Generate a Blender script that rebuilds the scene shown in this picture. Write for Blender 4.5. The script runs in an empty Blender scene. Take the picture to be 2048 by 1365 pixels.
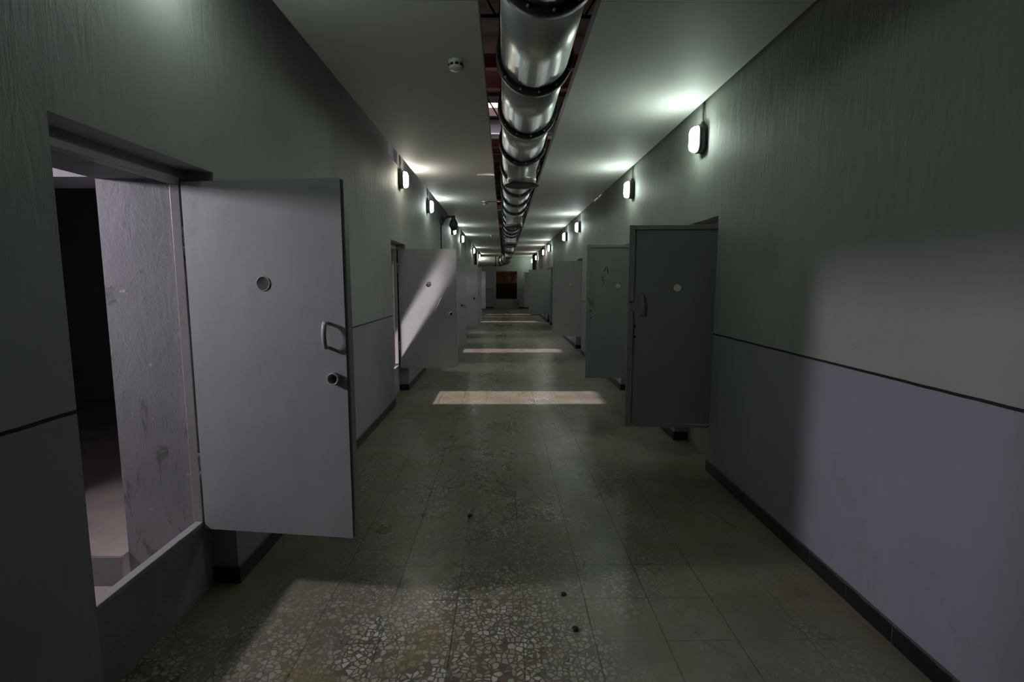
import bpy, bmesh, math, random
from mathutils import Vector, Matrix
random.seed(7)
scn = bpy.context.scene
C = scn.collection
PI = math.pi

# ------------------------------------------------------------------ camera
H = 1.6
cam_d = bpy.data.cameras.new('camera')
cam_d.sensor_width = 36.0
cam_d.lens = 18.0
cam_d.clip_start = 0.02
cam = bpy.data.objects.new('camera', cam_d)
C.objects.link(cam)
pitch = math.atan2(118.5, 1024.0)
yaw = math.atan2(16 * math.cos(pitch), 1024.0)
cam.location = (0, 0, H)
cam.rotation_euler = (PI / 2 - pitch, 0, -yaw)
scn.camera = cam

# ------------------------------------------------------------------ world, sun, exposure
scn.view_settings.view_transform = 'Standard'
scn.view_settings.look = 'None'
scn.view_settings.gamma = 1
scn.view_settings.use_curve_mapping = False
scn.view_settings.exposure = 0.0
world = bpy.data.worlds.new('sky')
scn.world = world
world.use_nodes = True
world.node_tree.nodes['Background'].inputs[0].default_value = (0.93, 0.86, 1.0, 1)
world.node_tree.nodes['Background'].inputs[1].default_value = 4.0

sun_d = bpy.data.lights.new('sun', 'SUN')
sun_d.energy = 6.0
sun_d.color = (1.0, 0.86, 0.93)
sun_d.angle = math.radians(1.2)
sun = bpy.data.objects.new('sun', sun_d)
C.objects.link(sun)
sun.rotation_euler = Vector((1.0, -0.012, -0.64)).to_track_quat('-Z', 'Y').to_euler()


def area(name, loc, direction, sx, sy, energy, color, spread=PI, up='Y'):
    d = bpy.data.lights.new(name, 'AREA')
    d.shape = 'RECTANGLE'
    d.size, d.size_y = sx, sy
    d.energy = energy
    d.color = color
    d.spread = spread
    o = bpy.data.objects.new(name, d)
    C.objects.link(o)
    o.location = loc
    o.rotation_euler = Vector(direction).to_track_quat('-Z', up).to_euler()
    return o


DAY = (0.93, 0.86, 1.0)
# area lamp before the window hole of the first cell, standing in for daylight
area('cell_daylight_lamp', (-3.62, 1.93, 2.30), (1, 0.12, -0.42), 0.26, 0.17, 23, DAY, math.radians(115))
# lamp added in the second doorway, standing in for sunlight off the cell floor
area('added_bounce_lamp', (-1.63, 7.29, 0.47), (0.50, 0.15, 0.87), 0.22, 0.25, 1.1, (1.0, 0.88, 0.9), math.radians(9))

# ------------------------------------------------------------------ material helpers
def new_mat(name):
    m = bpy.data.materials.new(name)
    m.use_nodes = True
    return m, m.node_tree, m.node_tree.nodes['Principled BSDF']


class NT:
    """tiny node-graph helper"""
    def __init__(self, name):
        self.m, self.t, self.b = new_mat(name)
        self.geo = self.t.nodes.new('ShaderNodeNewGeometry')

    def n(self, kind, **kw):
        x = self.t.nodes.new(kind)
        for k, v in kw.items():
            setattr(x, k, v)
        return x

    def put(self, sock, v):
        if hasattr(v, 'links') or isinstance(v, bpy.types.NodeSocket):
            self.t.links.new(v, sock)
        else:
            sock.default_value = v

    def math(self, op, a, b=0.0, c=None, clamp=False):
        x = self.n('ShaderNodeMath', operation=op, use_clamp=clamp)
        self.put(x.inputs[0], a)
        self.put(x.inputs[1], b)
        if c is not None:
            self.put(x.inputs[2], c)
        return x.outputs[0]

    def pos(self, scale=(1, 1, 1), obj=False):
        mp = self.n('ShaderNodeMapping')
        if obj:
            tc = self.n('ShaderNodeTexCoord')
            self.put(mp.inputs[0], tc.outputs['Object'])
        else:
            self.put(mp.inputs[0], self.geo.outputs['Position'])
        mp.inputs['Scale'].default_value = scale
        return mp.outputs[0]

    def xyz(self):
        s = self.n('ShaderNodeSeparateXYZ')
        self.put(s.inputs[0], self.geo.outputs['Position'])
        return s.outputs

    def noise(self, vec, scale, detail=4, rough=0.55, dist=0.0):
        x = self.n('ShaderNodeTexNoise')
        self.put(x.inputs['Vector'], vec)
        x.inputs['Scale'].default_value = scale
        x.inputs['Detail'].default_value = detail
        x.inputs['Roughness'].default_value = rough
        x.inputs['Distortion'].default_value = dist
        return x.outputs[0]

    def ramp(self, fac, lo, hi, a=0.0, b=1.0):
        x = self.n('ShaderNodeMapRange')
        x.clamp = True
        self.put(x.inputs[0], fac)
        x.inputs[1].default_value = lo
        x.inputs[2].default_value = hi
        x.inputs[3].default_value = a
        x.inputs[4].default_value = b
        return x.outputs[0]

    def mix(self, fac, a, b, blend='MIX'):
        x = self.n('ShaderNodeMix', data_type='RGBA', blend_type=blend)
        self.put(x.inputs[0], fac)
        for s, v in ((x.inputs[6], a), (x.inputs[7], b)):
            if isinstance(v, tuple):
                v = (*v, 1) if len(v) == 3 else v
            self.put(s, v)
        return x.outputs[2]

    def bump(self, h, strength=0.3, dist=0.01):
        x = self.n('ShaderNodeBump')
        x.inputs['Strength'].default_value = strength
        x.inputs['Distance'].default_value = dist
        self.put(x.inputs['Height'], h)
        self.put(self.b.inputs['Normal'], x.outputs[0])

    def out(self, color, rough=0.5, metal=0.0, spec=0.5):
        if isinstance(color, tuple):
            color = (*color, 1)
        self.put(self.b.inputs['Base Color'], color)
        self.put(self.b.inputs['Roughness'], rough)
        self.put(self.b.inputs['Metallic'], metal)
        self.put(self.b.inputs['Specular IOR Level'], spec)
        return self.m


def wall_material():
    g = NT('painted_plaster_wall')
    x, y, z = g.xyz()
    streak = g.noise(g.pos((1, 2.4, 0.5)), 5.5, 6, 0.62, 0.5)
    blotch = g.noise(g.pos((1, 1, 1)), 1.3, 4, 0.55)
    fine = g.noise(g.pos((1, 1, 1)), 42, 3, 0.6)
    upper = g.mix(g.ramp(blotch, 0.3, 0.7), (0.32, 0.345, 0.312), (0.375, 0.395, 0.357))
    lower = g.mix(g.ramp(blotch, 0.3, 0.7), (0.275, 0.28, 0.32), (0.325, 0.33, 0.375))
    wob = g.math('MULTIPLY_ADD', g.noise(g.pos(), 7, 2), 0.005, g.math('SUBTRACT', z, 0.0025))
    isup = g.math('GREATER_THAN', wob, 1.172)
    col = g.mix(isup, lower, upper)
    line = g.math('LESS_THAN', g.math('ABSOLUTE', g.math('SUBTRACT', wob, 1.172)), 0.0065)
    col = g.mix(line, col, (0.012, 0.012, 0.012))
    grime = g.math('MULTIPLY', g.ramp(g.noise(g.pos((1, 1, 0.7)), 3.1, 7, 0.7, 0.8), 0.56, 0.74), 0.25)
    col = g.mix(grime, col, (0.10, 0.10, 0.09))
    dent = g.ramp(g.noise(g.pos((1, 1.0, 0.55)), 3.4, 8, 0.72, 1.4), 0.60, 0.66)
    up_amt = g.ramp(z, 1.3, 2.4, 0.25, 1.0)
    h = g.math('ADD', g.math('SUBTRACT', g.math('MULTIPLY', streak, up_amt), g.math('MULTIPLY', g.math('MULTIPLY', dent, up_amt), 0.35)), g.math('MULTIPLY', fine, 0.06))
    g.bump(h, 0.24, 0.03)
    return g.out(col, g.math('MULTIPLY_ADD', streak, 0.25, 0.5), 0, 0.3)


def reveal_material():
    g = NT('rough_painted_reveal')
    blotch = g.noise(g.pos(), 2.2, 5, 0.6)
    col = g.mix(g.ramp(blotch, 0.3, 0.7), (0.24, 0.236, 0.243), (0.31, 0.306, 0.313))
    sc = g.noise(g.pos((1, 1, 0.35)), 9, 8, 0.75, 1.2)
    col = g.mix(g.math('MULTIPLY', g.ramp(sc, 0.57, 0.66), 0.6), col, (0.07, 0.067, 0.066))
    col = g.mix(g.math('MULTIPLY', g.ramp(g.noise(g.pos((1, 1, 2)), 14, 3), 0.70, 0.74), 0.6), col, (0.62, 0.6, 0.6))
    h = g.math('ADD', g.math('MULTIPLY', sc, 0.8), g.math('MULTIPLY', g.noise(g.pos(), 55, 3), 0.12))
    g.bump(h, 0.25, 0.02)
    return g.out(col, 0.6, 0, 0.3)


def sill_material():
    g = NT('dull_sill_plaster')
    blotch = g.noise(g.pos(), 3.0, 6, 0.65)
    col = g.mix(g.ramp(blotch, 0.3, 0.7), (0.25, 0.26, 0.235), (0.34, 0.35, 0.32))
    g.bump(g.noise(g.pos(), 14, 5), 0.35, 0.02)
    return g.out(col, 0.7, 0, 0.3)


def floor_material():
    g = NT('worn_terrazzo_tiles')
    x, y, z = g.xyz()
    # chips
    vo = g.n('ShaderNodeTexVoronoi', feature='DISTANCE_TO_EDGE')
    wv = g.n('ShaderNodeVectorMath', operation='MULTIPLY_ADD')
    nz = g.n('ShaderNodeTexNoise')
    g.put(nz.inputs['Vector'], g.pos())
    nz.inputs['Scale'].default_value = 18
    g.put(wv.inputs[0], nz.outputs['Color'])
    wv.inputs[1].default_value = (0.018, 0.018, 0.0)
    g.put(wv.inputs[2], g.geo.outputs['Position'])
    g.put(vo.inputs['Vector'], wv.outputs[0])
    vo.inputs['Scale'].default_value = 37
    vc = g.n('ShaderNodeTexVoronoi', feature='F1')
    g.put(vc.inputs['Vector'], wv.outputs[0])
    vc.inputs['Scale'].default_value = 37
    cs = g.n('ShaderNodeSeparateColor')
    g.put(cs.inputs[0], vc.outputs['Color'])
    chip = g.ramp(vo.outputs['Distance'], 0.07, 0.15)
    chip = g.math('MULTIPLY', chip, g.math('GREATER_THAN', cs.outputs[0], 0.08))
    chipcol = g.mix(cs.outputs[1], (0.34, 0.27, 0.15), (0.62, 0.59, 0.50))
    chipcol = g.mix(g.math('GREATER_THAN', cs.outputs[2], 0.95), chipcol, (0.20, 0.11, 0.09))
    terr = g.mix(chip, (0.10, 0.095, 0.08), chipcol)
    # dust and old dirt film over the chips
    big = g.noise(g.pos((1.0, 0.55, 1)), 1.5, 6, 0.62, 0.5)
    mid = g.noise(g.pos((1.4, 0.8, 1)), 5.0, 5, 0.6)
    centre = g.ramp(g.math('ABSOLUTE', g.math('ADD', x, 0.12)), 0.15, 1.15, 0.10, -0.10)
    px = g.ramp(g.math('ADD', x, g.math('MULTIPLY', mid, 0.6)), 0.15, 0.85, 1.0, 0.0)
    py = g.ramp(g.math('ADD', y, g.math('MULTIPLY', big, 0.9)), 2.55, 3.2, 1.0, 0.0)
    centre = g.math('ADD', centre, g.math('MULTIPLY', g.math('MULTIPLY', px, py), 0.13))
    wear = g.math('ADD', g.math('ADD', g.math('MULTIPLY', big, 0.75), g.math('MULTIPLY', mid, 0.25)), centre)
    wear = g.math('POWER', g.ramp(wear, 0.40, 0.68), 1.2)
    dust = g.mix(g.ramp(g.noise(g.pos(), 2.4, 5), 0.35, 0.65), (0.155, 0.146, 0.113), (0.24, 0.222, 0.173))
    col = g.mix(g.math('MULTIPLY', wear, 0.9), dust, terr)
    stain = g.noise(g.pos((1, 0.8, 1)), 3.3, 5, 0.7, 0.9)
    col = g.mix(g.math('MULTIPLY', g.ramp(stain, 0.60, 0.75), 0.45), col, (0.10, 0.055, 0.045))
    ochre = g.noise(g.pos((1.0, 0.9, 1.3)), 2.1, 5, 0.65, 0.5)
    col = g.mix(g.math('MULTIPLY', g.ramp(ochre, 0.48, 0.64), 0.6), col, (0.185, 0.155, 0.045))
    dark = g.noise(g.pos((0.9, 0.5, 1)), 4.2, 6, 0.7, 0.7)
    col = g.mix(g.math('MULTIPLY', g.ramp(dark, 0.57, 0.7), 0.5), col, (0.07, 0.067, 0.055))
    # joints
    def joint(c, off, size, wd):
        f = g.math('FRACT', g.math('DIVIDE', g.math('SUBTRACT', c, off), size))
        d = g.math('MULTIPLY', g.math('MINIMUM', f, g.math('SUBTRACT', 1.0, f)), size)
        return g.ramp(d, wd * 0.5, wd * 1.4, 1.0, 0.0)
    jx = joint(x, 0.083 - 3.22, 0.322, 0.0032)
    jy = joint(y, 3.051 - 31.2, 0.312, 0.0028)
    jj = g.math('MAXIMUM', jx, g.math('MULTIPLY', jy, 0.75))
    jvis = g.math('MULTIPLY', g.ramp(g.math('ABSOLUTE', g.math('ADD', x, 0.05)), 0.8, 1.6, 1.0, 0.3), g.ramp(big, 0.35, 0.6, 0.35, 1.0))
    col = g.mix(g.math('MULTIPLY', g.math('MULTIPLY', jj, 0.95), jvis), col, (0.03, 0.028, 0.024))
    jj = g.math('MULTIPLY', jj, g.ramp(mid, 0.3, 0.7, 0.3, 1.0))
    h = g.math('ADD', g.math('MULTIPLY', jj, -0.6), g.math('ADD', g.math('MULTIPLY', mid, 0.35), g.math('MULTIPLY', chip, g.math('MULTIPLY', wear, 0.12))))
    g.bump(h, 0.28, 0.012)
    rough = g.math('SUBTRACT', g.ramp(stain, 0.3, 0.7, 0.32, 0.46), g.math('MULTIPLY', wear, 0.15))
    rough = g.math('MAXIMUM', rough, 0.22)
    return g.out(col, rough, 0, 0.5)


def ceiling_material():
    g = NT('satin_ceiling_sheet')
    x, y, z = g.xyz()
    f = g.math('FRACT', g.math('DIVIDE', g.math('SUBTRACT', y, 5.48 - 30 * 2.5), 2.5))
    seam = g.ramp(g.math('MINIMUM', f, g.math('SUBTRACT', 1.0, f)), 0.0008, 0.002, 1.0, 0.0)
    base = g.mix(g.ramp(g.noise(g.pos((1, 0.3, 1)), 0.9, 3), 0.3, 0.7), (0.70, 0.705, 0.675), (0.76, 0.765, 0.735))
    col = g.mix(g.math('MULTIPLY', seam, 0.5), base, (0.14, 0.14, 0.13))
    g.bump(g.math('ADD', g.math('MULTIPLY', seam, -0.5), g.noise(g.pos((1, 0.25, 1)), 1.1, 2)), 0.08, 0.02)
    return g.out(col, 0.66, 0, 0.5)


def paint_metal(name, a, b, rough=0.42, marks=True):
    g = NT(name)
    bl = g.noise(g.pos((1, 1, 0.8), True), 2.6, 5, 0.6, 0.4)
    col = g.mix(g.ramp(bl, 0.3, 0.7), a, b)
    if marks:
        sc = g.noise(g.pos((3, 3, 1.1), True), 6, 8, 0.75, 1.0)
        col = g.mix(g.math('MULTIPLY', g.ramp(sc, 0.66, 0.76), 0.55), col, (0.07, 0.065, 0.055))
        h = g.math('ADD', g.noise(g.pos((1, 1, 1), True), 9, 4), g.math('MULTIPLY', g.noise(g.pos((1, 1, 1), True), 60, 2), 0.08))
        g.bump(h, 0.16, 0.012)
    return g.out(col, rough, 0, 0.4)


def plain(name, color, rough=0.5, metal=0.0, var=0.15, scale=12.0):
    g = NT(name)
    n = g.noise(g.pos((1, 1, 1), True), scale, 4)
    lo = tuple(c * (1 - var) for c in color)
    hi = tuple(min(1, c * (1 + var)) for c in color)
    return g.out(g.mix(g.ramp(n, 0.3, 0.7), lo, hi), rough, metal)


def galvanised():
    g = NT('galvanised_steel_sheet')
    n = g.noise(g.pos((1, 0.35, 1)), 7, 5, 0.6)
    m = g.noise(g.pos((1, 1, 1)), 38, 2, 0.5)
    v = g.math('ADD', g.math('MULTIPLY', n, 0.7), g.math('MULTIPLY', m, 0.3))
    col = g.mix(g.ramp(v, 0.3, 0.7), (0.60, 0.61, 0.61), (0.80, 0.81, 0.80))
    return g.out(col, g.ramp(v, 0.3, 0.7, 0.30, 0.40), 0.85)


def marble_base():
    g = NT('black_skirting_tile')
    x, y, z = g.xyz()
    f = g.math('FRACT', g.math('DIVIDE', g.math('SUBTRACT', y, 3.011 - 31.0), 0.31))
    j = g.ramp(g.math('MINIMUM', f, g.math('SUBTRACT', 1.0, f)), 0.004, 0.010, 1.0, 0.0)
    ve = g.noise(g.pos(), 9, 8, 0.75, 2.0)
    col = g.mix(g.ramp(ve, 0.62, 0.72), (0.011, 0.011, 0.012), (0.05, 0.047, 0.045))
    col = g.mix(g.math('MULTIPLY', j, 0.7), col, (0.16, 0.155, 0.145))
    edge = g.ramp(g.math('ADD', z, g.math('MULTIPLY', g.noise(g.pos(), 16, 4), 0.03)), 0.098, 0.106)
    col = g.mix(g.math('MULTIPLY', edge, 0.6), col, (0.14, 0.13, 0.115))
    return g.out(col, 0.35, 0, 0.5)


def brick_roof():
    g = NT('old_roof_soffit')
    n = g.noise(g.pos(), 2.3, 7, 0.65, 0.6)
    col = g.mix(g.ramp(n, 0.35, 0.65), (0.07, 0.045, 0.032), (0.15, 0.105, 0.08))
    g.bump(g.noise(g.pos(), 12, 6), 0.5, 0.03)
    return g.out(col, 0.85)


def warm_room():
    g = NT('ochre_room_plaster')
    x, y, z = g.xyz()
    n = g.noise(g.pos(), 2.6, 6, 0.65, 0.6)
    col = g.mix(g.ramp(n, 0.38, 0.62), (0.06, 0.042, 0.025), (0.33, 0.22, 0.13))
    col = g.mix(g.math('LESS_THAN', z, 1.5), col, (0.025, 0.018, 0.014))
    return g.out(col, 0.8)


def emis(name, color, strength):
    m, t, b = new_mat(name)
    b.inputs['Base Color'].default_value = (0.9, 0.9, 0.9, 1)
    b.inputs['Emission Color'].default_value = (*color, 1)
    b.inputs['Emission Strength'].default_value = strength
    b.inputs['Roughness'].default_value = 0.3
    return m


LAMP = 55.0
M = dict(
    wall=wall_material(), reveal=reveal_material(), sill=sill_material(), floor=floor_material(),
    ceiling=ceiling_material(), duct=galvanised(), base=marble_base(), roof=brick_roof(),
    door_light=paint_metal('pale_grey_door_paint', (0.33, 0.335, 0.335), (0.385, 0.39, 0.39)),
    door_shaded=paint_metal('shaded_door_paint', (0.30, 0.312, 0.295), (0.34, 0.352, 0.335)),  # same door paint in a darker copy, for the doors in shade
    frame=paint_metal('frame_paint', (0.30, 0.295, 0.28), (0.40, 0.39, 0.375)),
    ring=plain('dark_flange_steel', (0.018, 0.018, 0.019), 0.42, 0.0),
    iron=plain('painted_iron', (0.36, 0.36, 0.35), 0.42, 0.0),
    dark=plain('black_hole', (0.008, 0.008, 0.008), 0.8),
    mark=plain('black_paint_mark', (0.012, 0.012, 0.012), 0.6),
    lamp_base=plain('dark_lamp_housing', (0.045, 0.047, 0.047), 0.5),
    conduit=plain('grey_conduit', (0.11, 0.11, 0.10), 0.5),
    black_pipe=plain('black_pipe', (0.01, 0.01, 0.011), 0.35),
    plastic=plain('white_plastic', (0.62, 0.62, 0.60), 0.35, 0, 0.05),
    camera_grey=plain('camera_housing', (0.07, 0.075, 0.065), 0.45),
    dome=plain('tinted_dome', (0.012, 0.012, 0.03), 0.08),
    steel=plain('roof_steel', (0.06, 0.045, 0.04), 0.6, 0.2),
    rust=plain('red_oxide_steel', (0.22, 0.075, 0.04), 0.65),
    cell=plain('cell_plaster', (0.33, 0.32, 0.32), 0.75, 0, 0.2, 2.0),
    cellfloor=plain('cell_floor_stone', (0.36, 0.30, 0.26), 0.7, 0, 0.25, 3.0),
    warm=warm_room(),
    cool_lamp=emis('cool_lamp_diffuser', (0.86, 1.0, 0.95), LAMP),
    green_lamp=emis('greenish_lamp_diffuser', (0.82, 1.0, 0.88), LAMP),
    warm_lamp=emis('warm_lamp_diffuser', (1.0, 0.93, 0.80), LAMP),
)

# ------------------------------------------------------------------ mesh helpers
def box(bm, x0, x1, y0, y1, z0, z1, mi=0):
    v = [bm.verts.new(p) for p in ((x0, y0, z0), (x1, y0, z0), (x1, y1, z0), (x0, y1, z0),
                                   (x0, y0, z1), (x1, y0, z1), (x1, y1, z1), (x0, y1, z1))]
    for q in ((0, 3, 2, 1), (4, 5, 6, 7), (0, 1, 5, 4), (1, 2, 6, 5), (2, 3, 7, 6), (3, 0, 4, 7)):
        f = bm.faces.new([v[i] for i in q])
        f.material_index = mi


def tube(bm, pts, r, seg=12, cap=True):
    pts = [Vector(p) for p in pts]
    rs = r if isinstance(r, (list, tuple)) else [r] * len(pts)
    rings = []
    ref = None
    for i, p in enumerate(pts):
        t = (pts[min(i + 1, len(pts) - 1)] - pts[max(i - 1, 0)]).normalized()
        if ref is None:
            ref = t.orthogonal().normalized()
        ref = (ref - t * ref.dot(t)).normalized()
        bi = t.cross(ref)
        rings.append([bm.verts.new(p + (ref * math.cos(a) + bi * math.sin(a)) * rs[i])
                      for a in [2 * PI * k / seg for k in range(seg)]])
    for a, b in zip(rings, rings[1:]):
        for k in range(seg):
            f = bm.faces.new((a[k], a[(k + 1) % seg], b[(k + 1) % seg], b[k]))
            f.smooth = True
    if cap:
        bm.faces.new(list(reversed(rings[0])))
        bm.faces.new(rings[-1])


def lathe(bm, prof, centre=(0, 0, 0), axis='Z', seg=32, closed=False):
    """prof: (radius, height) pairs, turned about an axis"""
    cx, cy, cz = centre
    rings = []
    for r, h in prof:
        row = []
        for k in range(seg):
            a = 2 * PI * k / seg
            c, s = r * math.cos(a), r * math.sin(a)
            p = {'Z': (cx + c, cy + s, cz + h), 'Y': (cx + c, cy + h, cz + s), 'X': (cx + h, cy + c, cz + s)}[axis]
            row.append(bm.verts.new(p))
        rings.append(row)
    for a, b in zip(rings, rings[1:] + ([rings[0]] if closed else [])):
        for k in range(seg):
            f = bm.faces.new((a[k], a[(k + 1) % seg], b[(k + 1) % seg], b[k]))
            f.smooth = True
    if closed:
        return
    if prof[0][0] > 1e-5:
        bm.faces.new(rings[0])
    if prof[-1][0] > 1e-5:
        bm.faces.new(rings[-1])


def finish(name, bm, mats, parent=None, bevel=0.0, seg=2):
    bmesh.ops.recalc_face_normals(bm, faces=bm.faces)
    me = bpy.data.meshes.new(name)
    bm.to_mesh(me)
    bm.free()
    o = bpy.data.objects.new(name, me)
    for m in (mats if isinstance(mats, (list, tuple)) else [mats]):
        me.materials.append(m)
    C.objects.link(o)
    if parent:
        o.parent = parent
    if bevel:
        md = o.modifiers.new('bevel', 'BEVEL')
        md.width = bevel
        md.segments = seg
        md.limit_method = 'ANGLE'
        md.harden_normals = False
    return o


def boxes(name, lst, mats, parent=None, bevel=0.0):
    bm = bmesh.new()
    for b in lst:
        box(bm, *b)
    return finish(name, bm, mats, parent, bevel)


def struct(o):
    o['kind'] = 'structure'
    return o


def thing(name, label, cat, loc=(0, 0, 0), rz=0.0, group=None):
    o = bpy.data.objects.new(name, None)
    o.empty_display_size = 0.05
    C.objects.link(o)
    o.location = loc
    o.rotation_euler = (0, 0, rz)
    o['label'] = label
    o['category'] = cat
    if group:
        o['group'] = group
    return o


def copy_tree(o, parent=None):
    c = o.copy()
    C.objects.link(c)
    if parent:
        c.parent = parent
    for ch in list(o.children):
        copy_tree(ch, c)
    return c


# ------------------------------------------------------------------ dimensions
WL, WR = -1.42, 1.73          # wall faces
RD = 0.13                     # depth of the door recess
TH = 0.53                     # full wall thickness
Y0, Y1 = -3.0, 31.0
CZ = 3.12                     # false ceiling
TOP = 4.7
HEAD, FRAME_TOP, SILL = 2.13, 2.09, 0.36

L_OPEN = [(1.685, 2.60), (6.55, 7.50), (9.10, 10.02), (11.5, 12.3), (13.55, 14.50), (15.80, 16.73), (20.3, 21.0), (23.2, 24.15), (25.1, 25.6)]
R_OPEN = [(4.185, 5.03), (6.58, 7.44), (11.4, 12.2), (18.2, 19.05), (19.5, 20.4), (25.25, 26.1)]


def build_wall(name, xf, s, opens, clerestory=None):
    """s = +1 when the wall body lies towards +x"""
    def bx(xa, xb, *r):
        a, b = xf + s * xa, xf + s * xb
        return (min(a, b), max(a, b), *r)
    outer, inner, sills = [], [], []
    y = Y0
    for a, b in opens:
        outer.append(bx(0, RD, y, a, 0, TOP))
        if clerestory and a == clerestory:
            outer += [bx(0, RD, a, b, HEAD, 3.15), bx(0.02, 0.07, a + 0.6, a + 0.63, 3.15, 3.45), bx(0.02, 0.07, a + 0.85, a + 0.87, 3.15, 3.45)]
        else:
            outer.append(bx(0, RD, a, b, HEAD, TOP))
        y = b
    outer.append(bx(0, RD, y, Y1, 0, TOP))
    y = Y0
    for a, b in opens:
        ai, bi = a + 0.045, b - 0.055
        inner.append(bx(RD, TH, y, ai, 0, TOP))
        if clerestory and a == clerestory:
            inner.append(bx(RD, TH, ai, bi, FRAME_TOP, 3.15))
        else:
            inner.append(bx(RD, TH, ai, bi, FRAME_TOP, TOP))
        sills.append(bx(RD, RD + 0.045, ai - 0.001, bi + 0.001, 0, SILL))
        y = bi
    inner.append(bx(RD, TH, y, Y1, 0, TOP))
    struct(boxes('wall_' + name, outer, M['wall']))
    struct(boxes('wall_' + name, inner, M['reveal']))
    struct(boxes('trim_1', sills, M['sill']))
    # skirting tiles on the wall faces, returned into each recess
    sk = []
    y = Y0
    for i, (a, b) in enumerate(opens + [(Y1, None)]):
        sk.append(bx(-0.012, 0, y - (0.012 if i else 0), a + (0.012 if b else 0), 0, 0.092))
        if i:
            sk.append(bx(0.0, RD - 0.002, y - 0.012, y - 0.0, 0, 0.092))
        if b:
            sk.append(bx(0.0, RD - 0.002, a, a + 0.012, 0, 0.092))
            y = b
    struct(boxes('baseboard_' + name, sk, M['base'], None, 0.002))


build_wall('left', WL, -1, L_OPEN, 6.55)
build_wall('right', WR, 1, R_OPEN)

# floor
struct(boxes('floor', [(WL - 0.15, WR + 0.15, Y0, Y1 + 0.25, -0.12, 0.0)], M['floor']))
# false ceiling: two sheets either side of the duct slot, one sheet closing it at the far end
SL, SR, SLOT_END = -0.14, 0.53, 29.3
struct(boxes('ceiling', [(-1.255, SL, Y0, Y1, CZ, CZ + 0.035), (SR, 1.70, Y0, Y1, CZ, CZ + 0.035),
                         (SL, SR, SLOT_END, Y1, CZ, CZ + 0.035)], M['ceiling']))
struct(boxes('trim_2', [(SL - 0.002, SL + 0.004, Y0, SLOT_END, CZ - 0.004, CZ + 0.06),
                        (SR - 0.004, SR + 0.002, Y0, SLOT_END, CZ - 0.004, CZ + 0.06)], M['frame']))
# roof above the void, with the skylight holes left open
holes = [(9.35, 10.05, -1.0, 0.25), (6.55, 7.5, -1.95, -1.15), (19.4, 19.75, -1.0, 0.5), (20.2, 20.5, -1.0, 0.5), (25.0, 25.6, -1.0, 0.5)]  # second hole added over the left wall to light the slit there
rf = []
ys = sorted({Y0, Y1 + 4} | {h[0] for h in holes} | {h[1] for h in holes})
for a, b in zip(ys, ys[1:]):
    cut = [h for h in holes if h[0] <= a and h[1] >= b]
    x = WL - TH - 0.1
    for h in sorted(cut, key=lambda q: q[2]):
        rf.append((x, h[2], a, b, TOP, TOP + 0.15))
        x = h[3]
    rf.append((x, WR + TH + 0.1, a, b, TOP, TOP + 0.15))
struct(boxes('ceiling', rf, M['roof']))
# back wall behind the viewer
struct(boxes('wall_back', [(WL - TH, WR + TH, Y0 - 0.2, Y0, 0, TOP)], M['wall']))

# end wall with its opening
EX0, EX1, EZ0, EZ1 = -0.598, 0.904, 0.55, 2.285
struct(boxes('wall_end', [(WL - TH, EX0, Y1, Y1 + 0.4, 0, TOP), (EX1, WR + TH, Y1, Y1 + 0.4, 0, TOP),
                          (EX0, EX1, Y1, Y1 + 0.4, EZ1, TOP)], M['wall']))
struct(boxes('trim_3', [(EX0, EX1, Y1 + 0.18, Y1 + 0.4, 0, EZ0)], M['sill']))
struct(boxes('trim_4', [(EX0, EX0 + 0.12, Y1 - 0.02, Y1 + 0.16, EZ0 - 0.02, EZ1 - 0.06), (EX1 - 0.12, EX1, Y1 - 0.02, Y1 + 0.16, EZ0 - 0.02, EZ1 - 0.06),
                        (EX0, EX1, Y1 - 0.02, Y1 + 0.16, EZ1 - 0.06, EZ1)], [M['frame']]))
struct(boxes('baseboard_end', [(WL, EX0, Y1 - 0.012, Y1, 0, 0.092), (EX1, WR, Y1 - 0.012, Y1, 0, 0.092)], M['base']))
# dim warm room beyond the end opening
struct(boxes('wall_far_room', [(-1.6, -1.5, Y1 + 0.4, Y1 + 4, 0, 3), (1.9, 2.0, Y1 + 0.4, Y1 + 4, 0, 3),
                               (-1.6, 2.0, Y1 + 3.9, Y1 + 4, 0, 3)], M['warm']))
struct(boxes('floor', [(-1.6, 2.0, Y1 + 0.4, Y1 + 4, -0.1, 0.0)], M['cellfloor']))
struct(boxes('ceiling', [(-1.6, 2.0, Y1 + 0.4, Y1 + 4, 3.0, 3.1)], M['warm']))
bl = bpy.data.lights.new('far_room_lamp', 'POINT')
bl.energy = 7
bl.color = (1.0, 0.68, 0.38)
bl.shadow_soft_size = 0.08
bo = bpy.data.objects.new('far_room_lamp', bl)
C.objects.link(bo)
bo.location = (1.4, Y1 + 2.6, 2.7)

# ------------------------------------------------------------------ cells behind the left wall
XI = WL - TH                 # inner face of the left wall
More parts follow.
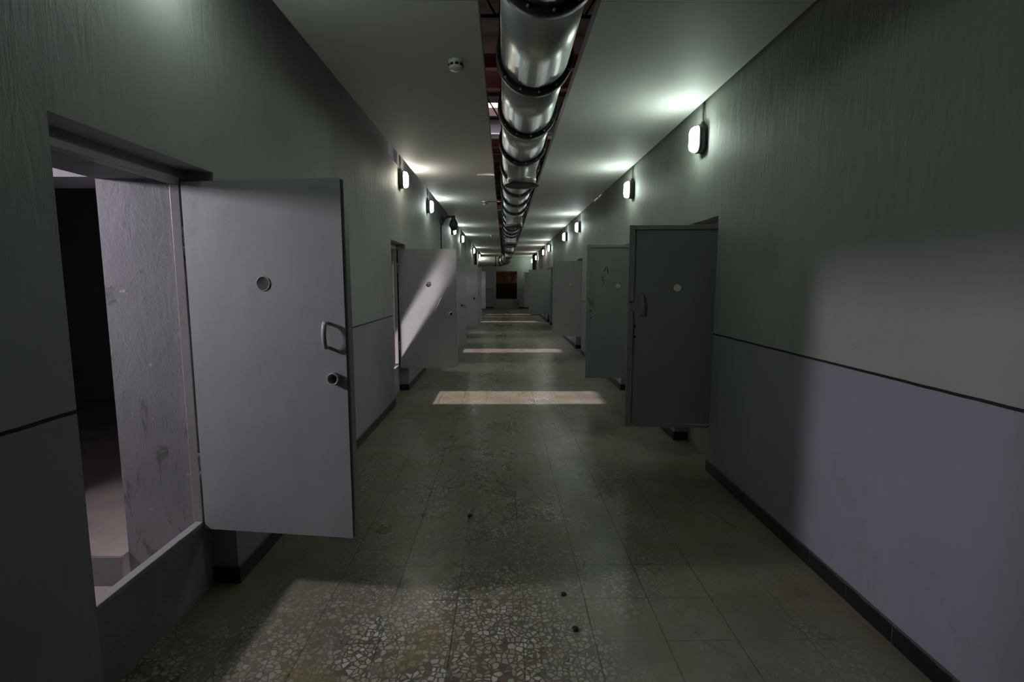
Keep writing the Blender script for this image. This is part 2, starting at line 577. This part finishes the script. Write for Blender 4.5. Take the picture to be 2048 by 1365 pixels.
# first cell: lower landing, raised floor, cross wall with a doorway into the dark
struct(boxes('floor', [(-4.0, WL - RD - 0.045, 0.9, 2.5, -0.05, 0.05), (-6.2, XI, 2.5, 6.0, -0.05, 0.21)], M['cellfloor']))
struct(boxes('wall_cell', [
    (-4.0, XI, 0.7, 0.9, 0, 2.75),
    (-4.0, XI, 2.66, 2.98, 2.12, 2.75),
    (-4.0, -3.2, 2.66, 2.98, 0.2, 2.12),
    (-4.0, -3.8, 0.9, 1.70, 0, 2.75), (-4.0, -3.8, 2.16, 2.98, 0, 2.75),
    (-4.0, -3.8, 1.70, 2.16, 0, 1.95), (-4.0, -3.8, 1.70, 2.16, 2.68, 2.75)], M['reveal']))
struct(boxes('wall_cell', [(-6.2, XI, 6.0, 6.1, 0, 2.75), (-6.3, -6.2, 2.88, 6.1, 0, 2.75), (-6.2, -4.0, 2.88, 2.98, 0, 2.75)], M['sill']))
struct(boxes('ceiling', [(-6.3, XI, 0.7, 6.1, 2.75, 2.85)], M['cell']))


def window_bars(n, x, y0, y1, z0, z1):
    bm = bmesh.new()
    k = max(2, int((y1 - y0) / 0.13))
    for i in range(1, k):
        y = y0 + (y1 - y0) * i / k
        tube(bm, [(x, y, z0), (x, y, z1)], 0.008, 8)
    return struct(finish('window_%d' % n, bm, M['iron']))


struct(boxes('trim_41', [(-6.2, XI, 2.492, 2.5005, 0.05, 0.205)], M['reveal']))
window_bars(1, -3.9, 1.70, 2.16, 1.95, 2.68)
# the other left cells: tall rooms with a high window in the outer wall that lets the sun in
SUNNY = [i for i in range(1, len(L_OPEN))]
for n, i in enumerate(SUNNY):
    a, b = L_OPEN[i]
    ya, yb = a - 0.25, b + 0.25
    za, zb = 1.95, 3.75
    wa, wb = a - 0.05, b + 0.05
    zc = 4.3
    if i in (2, 4, 5, 7):            # window hole closed; area lamp added inside for its sky light
        area('cell_daylight_lamp', (-4.09, (a + b) / 2, 2.6), (1, 0, -0.25), 0.7, 0.8, 45, DAY, math.radians(90))
        wb = wa
    struct(boxes('wall_cell', [(-4.3, XI, ya - 0.1, ya, 0, zc), (-4.3, XI, yb, yb + 0.1, 0, zc),
                               (-4.3, -4.1, ya, yb, 0, za), (-4.3, -4.1, ya, yb, zb, zc),
                               (-4.3, -4.1, ya, wa, za, zb), (-4.3, -4.1, wb + 0.001, yb, za, zb)], M['cell']))
    struct(boxes('floor', [(-4.3, WL - RD - 0.045, ya, yb, -0.05, 0.05)], M['cellfloor']))
    struct(boxes('ceiling', [(-4.3, XI, ya - 0.1, yb + 0.1, zc, zc + 0.1)], M['cell']))
# right cells, dark
for a, b in R_OPEN:
    xi = WR + TH
    struct(boxes('wall_cell', [(xi, xi + 2.0, a - 0.35, a - 0.25, 0, 2.8), (xi, xi + 2.0, b + 0.25, b + 0.35, 0, 2.8),
                               (xi + 1.9, xi + 2.0, a - 0.25, b + 0.25, 0, 2.8)], M['cell']))
    struct(boxes('floor', [(WR + RD + 0.045, xi + 2.0, a - 0.25, b + 0.25, -0.05, 0.05)], M['cellfloor']))
    struct(boxes('ceiling', [(xi, xi + 2.0, a - 0.35, b + 0.35, 2.8, 2.9)], M['cell']))

for a, b in R_OPEN[:2]:  # area lamp added in each of these windowless cells, standing in for daylight
    area('cell_daylight_lamp', (WR + TH + 1.85, (a + b) / 2 - 0.3, 2.0), (-1, 0.15, -0.35), 0.5, 0.6, 7, DAY, math.radians(110))

# ------------------------------------------------------------------ door frames (fixed to the wall)
def frame(n, s, xf, a, b):
    xr = xf + s * RD
    def bx(xa, xb, *r):
        p, q = xr + s * xa, xr + s * xb
        return (min(p, q), max(p, q), *r)
    ai, bi = a + 0.045, b - 0.055
    t = 0.03
    lst = [bx(-0.012, 0.03, ai, bi, SILL, SILL + 0.022),
           bx(-0.012, 0.035, ai - 0.001, ai + t, SILL + 0.022, FRAME_TOP),
           bx(-0.012, 0.035, bi - t, bi + 0.001, SILL + 0.022, FRAME_TOP),
           bx(-0.012, 0.035, ai, bi, FRAME_TOP - t, FRAME_TOP + 0.001)]
    struct(boxes('trim_%d' % n, lst, M['frame'], None, 0.003))


for i, (a, b) in enumerate(L_OPEN):
    frame(5 + i, -1, WL, a, b)
for i, (a, b) in enumerate(R_OPEN):
    frame(20 + i, 1, WR, a, b)

# ------------------------------------------------------------------ cell doors
def leaf_mesh(sx, w, h, t, hx, hz, r):
    bm = bmesh.new()
    def loop(pts):
        vs = [bm.verts.new((sx * x, 0, z)) for x, z in pts]
        return [bm.edges.new((vs[i], vs[(i + 1) % len(vs)])) for i in range(len(vs))]
    e = loop([(0, 0), (w, 0), (w, h), (0, h)])
    e += loop([(hx + r * math.cos(2 * PI * k / 28), hz + r * math.sin(2 * PI * k / 28)) for k in range(28)])
    res = bmesh.ops.triangle_fill(bm, use_beauty=True, edges=e)
    fs = [f for f in res['geom'] if isinstance(f, bmesh.types.BMFace)]
    ext = bmesh.ops.extrude_face_region(bm, geom=fs)
    bmesh.ops.translate(bm, vec=(0, t, 0), verts=[v for v in ext['geom'] if isinstance(v, bmesh.types.BMVert)])
    return bm


ZB = 0.345      # underside of the leaves
LH = 1.725      # leaf height


def cell_door(side, hinge, tip, label, w=None, pz=1.55, mat='door_light', t=0.042):
    hx, hy = hinge
    tx, ty = tip
    w = w or math.hypot(tx - hx, ty - hy)
    sx = 1 if side == 'L' else -1
    ang = math.atan2(sx * (ty - hy), sx * (tx - hx))
    d = thing('cell_door', label, 'door', (hx, hy, ZB), ang, 'steel cell doors standing open along the corridor')
    m = M[mat]
    pz = pz - ZB
    px = w - 0.40
    lf = leaf_mesh(sx, w, LH, t, px, pz, 0.031)
    finish('leaf', lf, m, d)
    # rim round the spy hole
    bm = bmesh.new()
    lathe(bm, [(0.0312, -0.003), (0.0345, -0.003), (0.036, 0.002), (0.0312, 0.002)], (sx * px, 0, pz), 'Y', 28, True)
    finish('spyhole_rim', bm, m, d)
    # two knuckle hinges on the hinge edge
    for hz in (0.26, 1.38):
        bm = bmesh.new()
        for k in range(3):
            lathe(bm, [(0.002, 0), (0.013, 0), (0.013, 0.044), (0.002, 0.044)], (-sx * 0.012, 0.012 if k != 1 else 0.014, hz + k * 0.047), 'Z', 14)
        finish('hinge', bm, M['iron'], d)
    return d, sx, w, m, t


def bar_handle(d, sx, x, z0, z1, mat, out=0.05, r=0.007, flat=False):
    bm = bmesh.new()
    pts = [(sx * x, 0.0, z0), (sx * x, -out * 0.8, z0), (sx * x, -out, z0 + 0.012)]
    n = 6
    for k in range(1, n):
        u = k / n
        pts.append((sx * x, -out - 0.008 * math.sin(PI * u), z0 + 0.012 + (z1 - z0 - 0.024) * u))
    pts += [(sx * x, -out, z1 - 0.012), (sx * x, -out * 0.8, z1), (sx * x, 0.0, z1)]
    tube(bm, pts, r, 10)
    if flat:
        bmesh.ops.scale(bm, vec=(1.5, 1, 1), space=Matrix.Translation((-sx * x, 0, 0)), verts=bm.verts)
    return finish('pull_handle', bm, mat, d)


def lock_barrel(d, sx, x, z, mat, r=0.026, out=0.045):
    bm = bmesh.new()
    lathe(bm, [(r, 0.0), (r, -out), (r - 0.003, -out - 0.002), (r - 0.006, -out), (r - 0.006, -0.002)], (sx * x, 0, z), 'Y', 24)
    o = finish('lock_barrel', bm, mat, d)
    bm = bmesh.new()
    lathe(bm, [(0.0, -0.0035), (0.011, -0.0035), (0.011, 0.0)], (sx * x, 0, z + 0.002), 'Y', 16)
    box(bm, sx * x - 0.0045, sx * x + 0.0045, -0.0035, 0, z - 0.017, z)
    finish('keyhole', bm, M['dark'], o)
    return o


def lip(d, sx, w, m, wd=0.036, th=0.02):
    """raised angle border on the face of a leaf, split at the latch"""
    bm = bmesh.new()
    def b(x0, x1, z0, z1):
        a, c = sorted((sx * x0, sx * x1))
        box(bm, a, c, -th, 0.0, z0, z1)
    b(w - wd, w + 0.012, 0, 1.01)
    b(w - wd, w + 0.012, 1.09, LH)
    b(0.0, w - wd, LH - wd, LH)
    b(0.0, w - wd, 0, wd * 0.8)
    return finish('edge_lip', bm, m, d, 0.003)


def small_holes(d, sx, w, xoff=0.075):
    for z in (1.223 - ZB, 1.131 - ZB):
        bm = bmesh.new()
        lathe(bm, [(0.0, -0.002), (0.0095, -0.002), (0.0095, 0.003)], (sx * (w - xoff), 0, z), 'Y', 16)
        finish('keyhole', bm, M['dark'], d)


def latch_plate(d, sx, w):
    bm = bmesh.new()
    a, c = sorted((sx * (w - 0.012), sx * (w + 0.014)))
    box(bm, a, c, -0.004, 0.02, 1.02, 1.08)
    return finish('latch_plate', bm, M['iron'], d, 0.002)


def strap(d, sx, z, L=0.16):
    bm = bmesh.new()
    a, c = sorted((0, sx * L))
    box(bm, a, c, -0.005, 0.0, z - 0.012, z + 0.012)
    return finish('hinge_strap', bm, M['door_shaded'], d, 0.001)


# --- left side
d, sx, w, m, t = cell_door('L', (-1.53, 2.515), (-0.745, 2.405), 'large pale grey cell door nearest on the left, with curved handle and lock barrel', pz=1.592)
bar_handle(d, sx, w - 0.090, 1.292 - ZB, 1.408 - ZB, M['iron'], 0.028, 0.008, True)
lock_barrel(d, sx, w - 0.062, 1.143 - ZB, M['door_light'], 0.029, 0.022)
boxes('closing_edge', [(w, w + 0.012, 0.006, t + 0.012, 0.004, LH - 0.004)], M['door_shaded'], d, 0.003)

d, sx, w, m, t = cell_door('L', (-1.515, 7.43), (-0.69, 7.432), 'second grey cell door on the left, crossed by a slanting band of daylight')
lock_barrel(d, sx, w - 0.075, 1.141 - ZB, M['iron'], 0.026, 0.05)
bm = bmesh.new()
tube(bm, [(w - 0.305, -0.004, 1.184 - ZB), (w - 0.305, -0.02, 1.184 - ZB), (w - 0.215, -0.024, 1.364 - ZB), (w - 0.215, -0.004, 1.364 - ZB)], 0.0055, 8)
finish('latch_rod', bm, M['iron'], d)
boxes('closing_edge', [(w, w + 0.006, -0.002, t, 0.0, LH)], M['frame'], d, 0.002)

d, sx, w, m, t = cell_door('L', (-1.53, 9.95), (-0.735, 9.952), 'third grey-green cell door on the left, mostly hidden behind the daylit door', mat='door_shaded')
lock_barrel(d, sx, w - 0.085, 1.149 - ZB, M['iron'], 0.024, 0.045)

d, sx, w, m, t = cell_door('L', (-1.53, 14.43), (-0.74, 14.432), 'fourth cell door on the left, pale, with dark keyhole and handle')
lock_barrel(d, sx, w - 0.10, 1.141 - ZB, M['dark'], 0.024, 0.03)
bar_handle(d, sx, w - 0.12, 1.22 - ZB, 1.34 - ZB, M['iron'])

d, sx, w, m, t = cell_door('L', (-1.53, 16.66), (-0.715, 16.662), 'fifth cell door on the left, a narrow green-grey strip with wire handle', mat='door_shaded')
bar_handle(d, sx, w - 0.10, 1.16 - ZB, 1.36 - ZB, M['conduit'])

d, sx, w, m, t = cell_door('L', (-1.53, 24.08), (-0.86, 24.05), 'farthest pale cell door on the left, by the end wall')
bar_handle(d, sx, w - 0.08, 1.20 - ZB, 1.36 - ZB, M['conduit'])

# --- right side
d, sx, w, m, t = cell_door('R', (1.845, 4.29), (1.065, 4.36), 'large dark grey cell door nearest on the right, seen in deep shade', mat='door_shaded')
lip(d, sx, w, m)
bar_handle(d, sx, w - 0.105, 1.32 - ZB, 1.49 - ZB, M['door_shaded'], 0.035, 0.008)
small_holes(d, sx, w, 0.058)
latch_plate(d, sx, w)
strap(d, sx, 1.746 - ZB)
strap(d, sx, 0.56 - ZB)

d, sx, w, m, t = cell_door('R', (1.845, 6.60), (1.07, 6.615), 'second cell door on the right, with two black paint marks and a bar handle', mat='door_shaded')
lip(d, sx, w, m)
bar_handle(d, sx, w - 0.078, 1.31 - ZB, 1.50 - ZB, M['iron'], 0.04, 0.007)
small_holes(d, sx, w, 0.052)
latch_plate(d, sx, w)
bm = bmesh.new()
tube(bm, [(sx * (w - 0.02), -0.014, 0.96 + 0.10), (sx * (w - 0.02), -0.05, 0.96 + 0.10), (sx * (w - 0.055), -0.05, 0.96 + 0.10), (sx * (w - 0.055), -0.05, 1.0)], 0.007, 8)
finish('bolt', bm, M['iron'], d)
bm = bmesh.new()
X = w - (1.313 - 1.07)
tube(bm, [(sx * (X - 0.02), -0.001, 1.71 - ZB), (sx * (X - 0.016), -0.001, 1.77 - ZB), (sx * X, -0.001, 1.79 - ZB), (sx * (X + 0.02), -0.001, 1.75 - ZB), (sx * (X + 0.025), -0.001, 1.73 - ZB)], 0.0055, 6)
finish('paint_mark', bm, M['mark'], d)
bm = bmesh.new()
X = w - (1.27 - 1.07)
tube(bm, [(sx * (X - 0.02), -0.001, 1.665 - ZB), (sx * (X + 0.012), -0.001, 1.66 - ZB), (sx * (X + 0.008), -0.001, 1.63 - ZB), (sx * (X - 0.015), -0.001, 1.605 - ZB), (sx * (X - 0.01), -0.001, 1.585 - ZB)], 0.004, 6)
finish('paint_mark', bm, M['mark'], d)

d, sx, w, m, t = cell_door('R', (1.83, 11.6), (1.14, 11.94), 'third cell door on the right, dark grey with a bright round spy hole', mat='door_shaded')
lip(d, sx, w, m, 0.02, 0.008)
small_holes(d, sx, w, 0.05)
bar_handle(d, sx, w - 0.08, 1.31 - ZB, 1.48 - ZB, M['door_shaded'], 0.035)

d, sx, w, m, t = cell_door('R', (1.80, 19.62), (0.985, 20.25), 'fourth cell door on the right, grey, below two black pipes', mat='door_shaded')
lip(d, sx, w, m, 0.02, 0.008)
bar_handle(d, sx, w - 0.12, 1.30 - ZB, 1.50 - ZB, M['iron'])

d, sx, w, m, t = cell_door('R', (1.84, 25.30), (1.015, 25.48), 'farthest cell door on the right, a narrow dark strip by the end wall', mat='door_shaded')
lip(d, sx, w, m, 0.02, 0.008)

# ------------------------------------------------------------------ bulkhead lamps
def rounded_block(bm, w, h, d, n=0.03, taper=0.82, seg=5):
    """block standing off the wall in +x (0..d), rounded-rectangle outline w (y) by h (z)"""
    def outline(sw, sh, r):
        pts = []
        for cx, cy, a0 in ((sw / 2 - r, sh / 2 - r, 0), (-sw / 2 + r, sh / 2 - r, 90), (-sw / 2 + r, -sh / 2 + r, 180), (sw / 2 - r, -sh / 2 + r, 270)):
            for k in range(seg + 1):
                a = math.radians(a0 + 90 * k / seg)
                pts.append((cx + r * math.cos(a), cy + r * math.sin(a)))
        return pts
    levels = [(0, 1, n), (d * 0.55, 0.96, n), (d * 0.85, (1 + taper) / 2, n), (d, taper * 0.86, n * 0.8)]
    rings = [[bm.verts.new((x, p, q)) for p, q in outline(w * s, h * s, r * s)] for x, s, r in levels]
    N = len(rings[0])
    for a, b in zip(rings, rings[1:]):
        for k in range(N):
            f = bm.faces.new((a[k], a[(k + 1) % N], b[(k + 1) % N], b[k]))
            f.smooth = True
    bm.faces.new(rings[0])
    bm.faces.new(rings[-1])


def wall_lamp(label, x, y, z, s, mat, top, loc_group):
    t = thing('wall_lamp', label, 'lamp', (x, y, z), 0 if s > 0 else PI, loc_group)
    bm = bmesh.new()
    rounded_block(bm, 0.145, 0.235, 0.07, 0.055, 1.0)
    finish('housing', bm, M['lamp_base'], t)
    bm = bmesh.new()
    rounded_block(bm, 0.125, 0.21, 0.05, 0.045, 0.74)
    bmesh.ops.translate(bm, vec=(0.0705, 0, 0), verts=bm.verts)
    finish('diffuser', bm, M[mat], t)
    bm = bmesh.new()
    lathe(bm, [(0.009, 0.10), (0.019, 0.10), (0.019, 0.135), (0.012, 0.145)], (0.02, 0, 0), 'Z', 14)
    finish('cable_gland', bm, M['conduit'], t)
    bm = bmesh.new()
    tube(bm, [(0.02, 0, 0.13), (0.02, 0, 0.2), (0.014, 0, top - z)], 0.0105, 10)
    finish('conduit', bm, M['conduit'], t)
    return t


LL = [(7.171, 'warm_lamp', 'nearest lit wall lamp on the left wall, above the second left door'),
      (9.675, 'cool_lamp', 'second lit wall lamp on the left wall, before the dome camera'),
      (14.088, 'cool_lamp', 'third lit lamp on the left wall, just under the dome camera'),
      (16.901, 'green_lamp', 'fourth lit lamp on the left wall, just past the dome camera'),
      (23.2, 'cool_lamp', 'fifth lit lamp on the left wall, second from the end wall'),
      (28.277, 'warm_lamp', 'farthest lit lamp on the left wall, in front of the end duct')]
for y, mat, lab in LL:
    wall_lamp(lab, WL, y, 2.975, 1, mat, 3.3, 'bulkhead lamps along the left wall')
wall_lamp('wall lamp high on the left wall above the nearest left door, out of view', WL, 2.2, 2.975, 1, 'cool_lamp', 3.3, 'bulkhead lamps along the left wall')
RR = [(4.559, 'green_lamp', 'nearest lit wall lamp on the right wall, above the big shaded door'),
      (6.995, 'green_lamp', 'second lit wall lamp on the right wall, above the second right door'),
      (11.736, 'cool_lamp', 'third lit wall lamp on the right wall, above the third right door'),
      (14.208, 'cool_lamp', 'fourth lit wall lamp along the right wall'),
      (19.013, 'green_lamp', 'fifth lit wall lamp along the right wall, above the fourth right door'),
      (21.611, 'warm_lamp', 'sixth lit wall lamp along the right wall, before the two black pipes'),
      (26.572, 'warm_lamp', 'seventh lit wall lamp on the right wall, at the two black pipes'),
      (30.4, 'green_lamp', 'farthest lit wall lamp on the right wall, against the end wall')]
for y, mat, lab in RR:
    wall_lamp(lab, WR, y, 2.82, -1, mat, 3.2, 'bulkhead lamps along the right wall')

# ------------------------------------------------------------------ ventilation duct
DX, DZ, DR = 0.202, 3.065, 0.220
RY = [2.513 + 1.015 * k for k in range(-5, 25)]
duct = thing('air_duct', 'round galvanised ventilation duct running along the ceiling slot', 'duct', (DX, 0, DZ))
ends = [Y0 + 0.02] + RY
for a, b in zip(ends, ends[1:]):
    bm = bmesh.new()
    lathe(bm, [(DR, a), (DR, b)], (0, 0, 0), 'Y', 48)
    finish('duct_section', bm, M['duct'], duct)
for y in RY:
    bm = bmesh.new()
    lathe(bm, [(DR - 0.004, -0.03), (DR + 0.03, -0.03), (DR + 0.033, -0.027), (DR + 0.033, 0.027), (DR + 0.03, 0.03), (DR - 0.004, 0.03)], (0, y, 0), 'Y', 48, True)
    fl = finish('flange', bm, M['ring'], duct)
    if 1.5 < y < 11:
        for k in range(5):
            a = -PI / 2 + (k - 2) * 0.52 + 0.12
            bm = bmesh.new()
            lathe(bm, [(0.007, -0.038), (0.007, 0.038)], ((DR + 0.018) * math.cos(a), y, (DR + 0.018) * math.sin(a)), 'Y', 6)
            finish('bolt', bm, M['iron'], fl)
for y in (5.96, 10.40, 15.07, 19.15, 23.6):
    bm = bmesh.new()
    lathe(bm, [(0.162, -DR + 0.05), (0.162, -0.31), (0.165, -0.314), (0.165, -0.322), (0.162, -0.326), (0.162, -0.38)], (0, y, 0), 'Z', 36)
    oc = finish('outlet_collar', bm, M['duct'], duct)
    bm = bmesh.new()
    lathe(bm, [(0.155, -0.374), (0.198, -0.379), (0.200, -0.386), (0.185, -0.391), (0.1, -0.388), (0.0, -0.387)], (0, y, 0), 'Z', 36)
    finish('outlet_flange', bm, M['ring'], oc)
# elbow down and branch to the left wall
ctrl = [(0, RY[-1], 0), (0, 27.4, -0.02), (-0.02, 27.9, -0.10), (-0.12, 28.3, -0.25), (-0.32, 28.55, -0.33), (-0.66, 28.62, -0.34), (-1.1, 28.62, -0.34), (WL - DX + 0.002, 28.62, -0.34)]
path = []
cv = [Vector(c) for c in ctrl]
for i in range(len(cv) - 1):
    p0, p1, p2, p3 = cv[max(i - 1, 0)], cv[i], cv[i + 1], cv[min(i + 2, len(cv) - 1)]
    for k in range(4):
        u = k / 4
        path.append(0.5 * ((2 * p1) + (p2 - p0) * u + (2 * p0 - 5 * p1 + 4 * p2 - p3) * u * u + (3 * p1 - p0 - 3 * p2 + p3) * u ** 3))
path.append(cv[-1])
bm = bmesh.new()
tube(bm, path, [DR + (0.262 - DR) * min(1, i / 16) for i in range(len(path))], 36, False)
finish('duct_elbow', bm, M['duct'], duct)
for i in (12, 17, 20):
    p, q = path[i], (path[i + 1] - path[i - 1]).normalized()
    bm = bmesh.new()
    tube(bm, [p - q * 0.022, p - q * 0.02, p + q * 0.02, p + q * 0.022], [0.25, 0.288, 0.288, 0.25], 36, False)
    finish('flange', bm, M['ring'], duct)

# rods and straps that hang the duct from the roof
for y in [v + 0.05 for v in RY[4:]]:
    bm = bmesh.new()
    R = DR + 0.004
    for q in (-1, 1):
        tube(bm, [(q * R, y, 0), (q * R, y, TOP - DZ)], 0.008, 8)
    n = 24
    for j in range(n):
        a, b = PI + PI * j / n, PI + PI * (j + 1) / n
        v = [bm.verts.new((k * math.cos(t), y + o, k * math.sin(t))) for t, o, k in
             ((a, -0.012, R), (b, -0.012, R), (b, 0.012, R), (a, 0.012, R))]
        bm.faces.new(v)
    bmesh.ops.remove_doubles(bm, verts=bm.verts, dist=0.0005)
    finish('hanger', bm, M['ring'], duct)

# ------------------------------------------------------------------ roof steel seen through the slot
def truss(y, lab):
    t = thing('roof_truss', lab, 'truss', (0, y, TOP - 0.42), 0, 'roof trusses above the ceiling slot')
    x0, x1 = WL + 0.01, WR - 0.01
    boxes('bottom_chord', [(x0, x1, -0.025, 0.025, 0, 0.035)], M['steel'], t)
    boxes('top_chord', [(x0, x1, -0.025, 0.025, 0.37, 0.41)], M['steel'], t)
    bm = bmesh.new()
    n = 14
    for i in range(n):
        xa, xb = x0 + (x1 - x0) * i / n, x0 + (x1 - x0) * (i + 1) / n
        za, zb = (0.02, 0.38) if i % 2 == 0 else (0.38, 0.02)
        tube(bm, [(xa, 0, za), (xb, 0, zb)], 0.012, 6)
    finish('lattice', bm, M['steel'], t)


for y in (5.6, 8.9, 12.4, 15.2, 18.2, 21.3, 24.4):
    truss(y, 'dark lattice roof truss crossing above the duct')
for k, y in enumerate((5.2, 6.9, 7.6, 10.75, 11.3, 11.9, 13.0, 14.1, 16.5, 17.3, 19.95, 22.4, 23.3, 26.2)):
    o = boxes('roof_joist', [(WL + 0.005, WR - 0.005, y - 0.05, y + 0.05, 4.30, 4.315), (WL + 0.005, WR - 0.005, y - 0.007, y + 0.007, 4.31, 4.46),
                             (WL + 0.005, WR - 0.005, y - 0.05, y + 0.05, 4.455, 4.47)], M['rust'])
    o['label'] = 'red oxide steel joist crossing above the duct'
    o['category'] = 'joist'
    o['group'] = 'roof joists above the ceiling slot'
for y, lab in ((9.6, 'pale cross pipe above the duct, first beyond the skylight'), (19.0, 'pale cross pipe above the duct, far along the slot')):
    bm = bmesh.new()
    tube(bm, [(WL + 0.005, y, 4.22), (WR - 0.005, y, 4.22)], 0.045, 14)
    o = finish('cross_pipe', bm, M['plastic'])
    o['label'] = lab
    o['category'] = 'pipe'

struct(boxes('trim_40', [(WL, WR, 10.3, 10.5, 4.40, TOP)], M['cell']))

# ------------------------------------------------------------------ smoke detectors
def detector(x, y, lab, wire=True):
    t = thing('smoke_detector', lab, 'smoke detector', (x, y, CZ), 0, 'smoke detectors on the left ceiling')
    bm = bmesh.new()
    lathe(bm, [(0.052, 0), (0.054, -0.018), (0.050, -0.022)], (0, 0, 0), 'Z', 28)
    finish('base', bm, M['plastic'], t)
    bm = bmesh.new()
    lathe(bm, [(0.050, -0.022), (0.050, -0.046), (0.047, -0.056), (0.036, -0.064), (0.015, -0.068), (0, -0.069)], (0, 0, 0), 'Z', 28)
    finish('head', bm, M['plastic'], t)
    bm = bmesh.new()
    for k in range(9):
        a = 2 * PI * k / 9
        c, s = math.cos(a), math.sin(a)
        mt = Matrix.Rotation(a, 4, 'Z')
        tmp = bmesh.new()
        box(tmp, 0.046, 0.0512, -0.0125, 0.0125, -0.044, -0.028)
        bmesh.ops.transform(tmp, matrix=mt, verts=tmp.verts)
        me = bpy.data.meshes.new('tmp')
        tmp.to_mesh(me)
        tmp.free()
        bm.from_mesh(me)
        bpy.data.meshes.remove(me)
    finish('vent_slots', bm, M['dark'], t)
    if wire:
        bm = bmesh.new()
        tube(bm, [(0.05, 0, -0.006), (SL - x, 0.05, -0.006)], 0.004, 6)
        finish('wire', bm, M['conduit'], t)


detector(-0.329, 3.741, 'large-looking white smoke detector on the ceiling nearest the viewer', False)
detector(-0.358, 9.97, 'second smoke detector along the ceiling, with a wire to the slot')
detector(-0.408, 17.1, 'farthest small smoke detector on the left ceiling')

# ------------------------------------------------------------------ dome camera on its wall arm
t = thing('dome_camera', 'dark dome security camera on a curved arm on the left wall', 'camera', (WL, 12.0, 3.0))
boxes('wall_plate', [(0, 0.03, -0.07, 0.07, -0.10, 0.08)], M['camera_grey'], t, 0.008)
bm = bmesh.new()
tube(bm, [(0.02, 0, -0.03), (0.07, 0, 0.04), (0.14, 0, 0.075), (0.20, 0, 0.08), (0.255, 0, 0.075)], [0.03, 0.026, 0.024, 0.024, 0.024], 14)
finish('arm', bm, M['camera_grey'], t)
bm = bmesh.new()
lathe(bm, [(0.0, 0.105), (0.035, 0.105), (0.04, 0.04), (0.075, -0.01), (0.10, -0.08), (0.105, -0.14), (0.085, -0.155), (0, -0.155)], (0.265, 0, 0), 'Z', 32)
finish('housing', bm, M['camera_grey'], t)
bm = bmesh.new()
lathe(bm, [(0.08, -0.15), (0.078, -0.18), (0.062, -0.21), (0.035, -0.228), (0, -0.233)], (0.265, 0, 0), 'Z', 28)
finish('dome_window', bm, M['dome'], t)

t = thing('wall_conduit', 'thin dark vertical conduit on the left wall beside the dome camera', 'conduit', (WL, 11.72, 2.2))
bm = bmesh.new()
tube(bm, [(0.012, 0, 0.0), (0.012, 0, 0.72)], 0.012, 10)
finish('pipe', bm, M['black_pipe'], t)
boxes('junction_box', [(0.0, 0.035, -0.05, 0.05, 0.70, 0.86)], M['camera_grey'], t, 0.006)

for x, y, lab, r in ((WR - 0.06, 28.0, 'right-hand black vertical pipe on the right wall near the end', 0.05),
                     (WR - 0.06, 29.5, 'left-hand black vertical pipe on the right wall near the end', 0.05),
                     (WL + 0.06, 24.9, 'black vertical pipe on the left wall near the farthest doors', 0.05)):
    bm = bmesh.new()
    tube(bm, [(x, y, 0.0), (x, y, 3.5)], r, 16)
    o = finish('black_pipe', bm, M['black_pipe'])
    o['label'] = lab
    o['category'] = 'pipe'

# ------------------------------------------------------------------ litter on the floor
def pebble(x, y, r, lab, seed):
    rnd = random.Random(seed)
    bm = bmesh.new()
    bmesh.ops.create_icosphere(bm, subdivisions=2, radius=r)
    for v in bm.verts:
        v.co *= 0.75 + 0.5 * rnd.random()
        v.co.z = v.co.z * 0.45
    mz = min(v.co.z for v in bm.verts)
    for v in bm.verts:
        v.co.z -= mz
    o = finish('debris_scrap', bm, M['mark'])
    o.location = (x, y, 0)
    o['label'] = lab
    o['category'] = 'debris'


pebble(0.302, 2.46, 0.014, 'small dark crumb on the floor right of the pale worn tiles', 1)
pebble(0.325, 2.19, 0.016, 'dark twisted scrap on the floor, nearest the viewer', 2)
pebble(-0.235, 3.36, 0.017, 'dark chip on the floor in the middle of the aisle', 3)
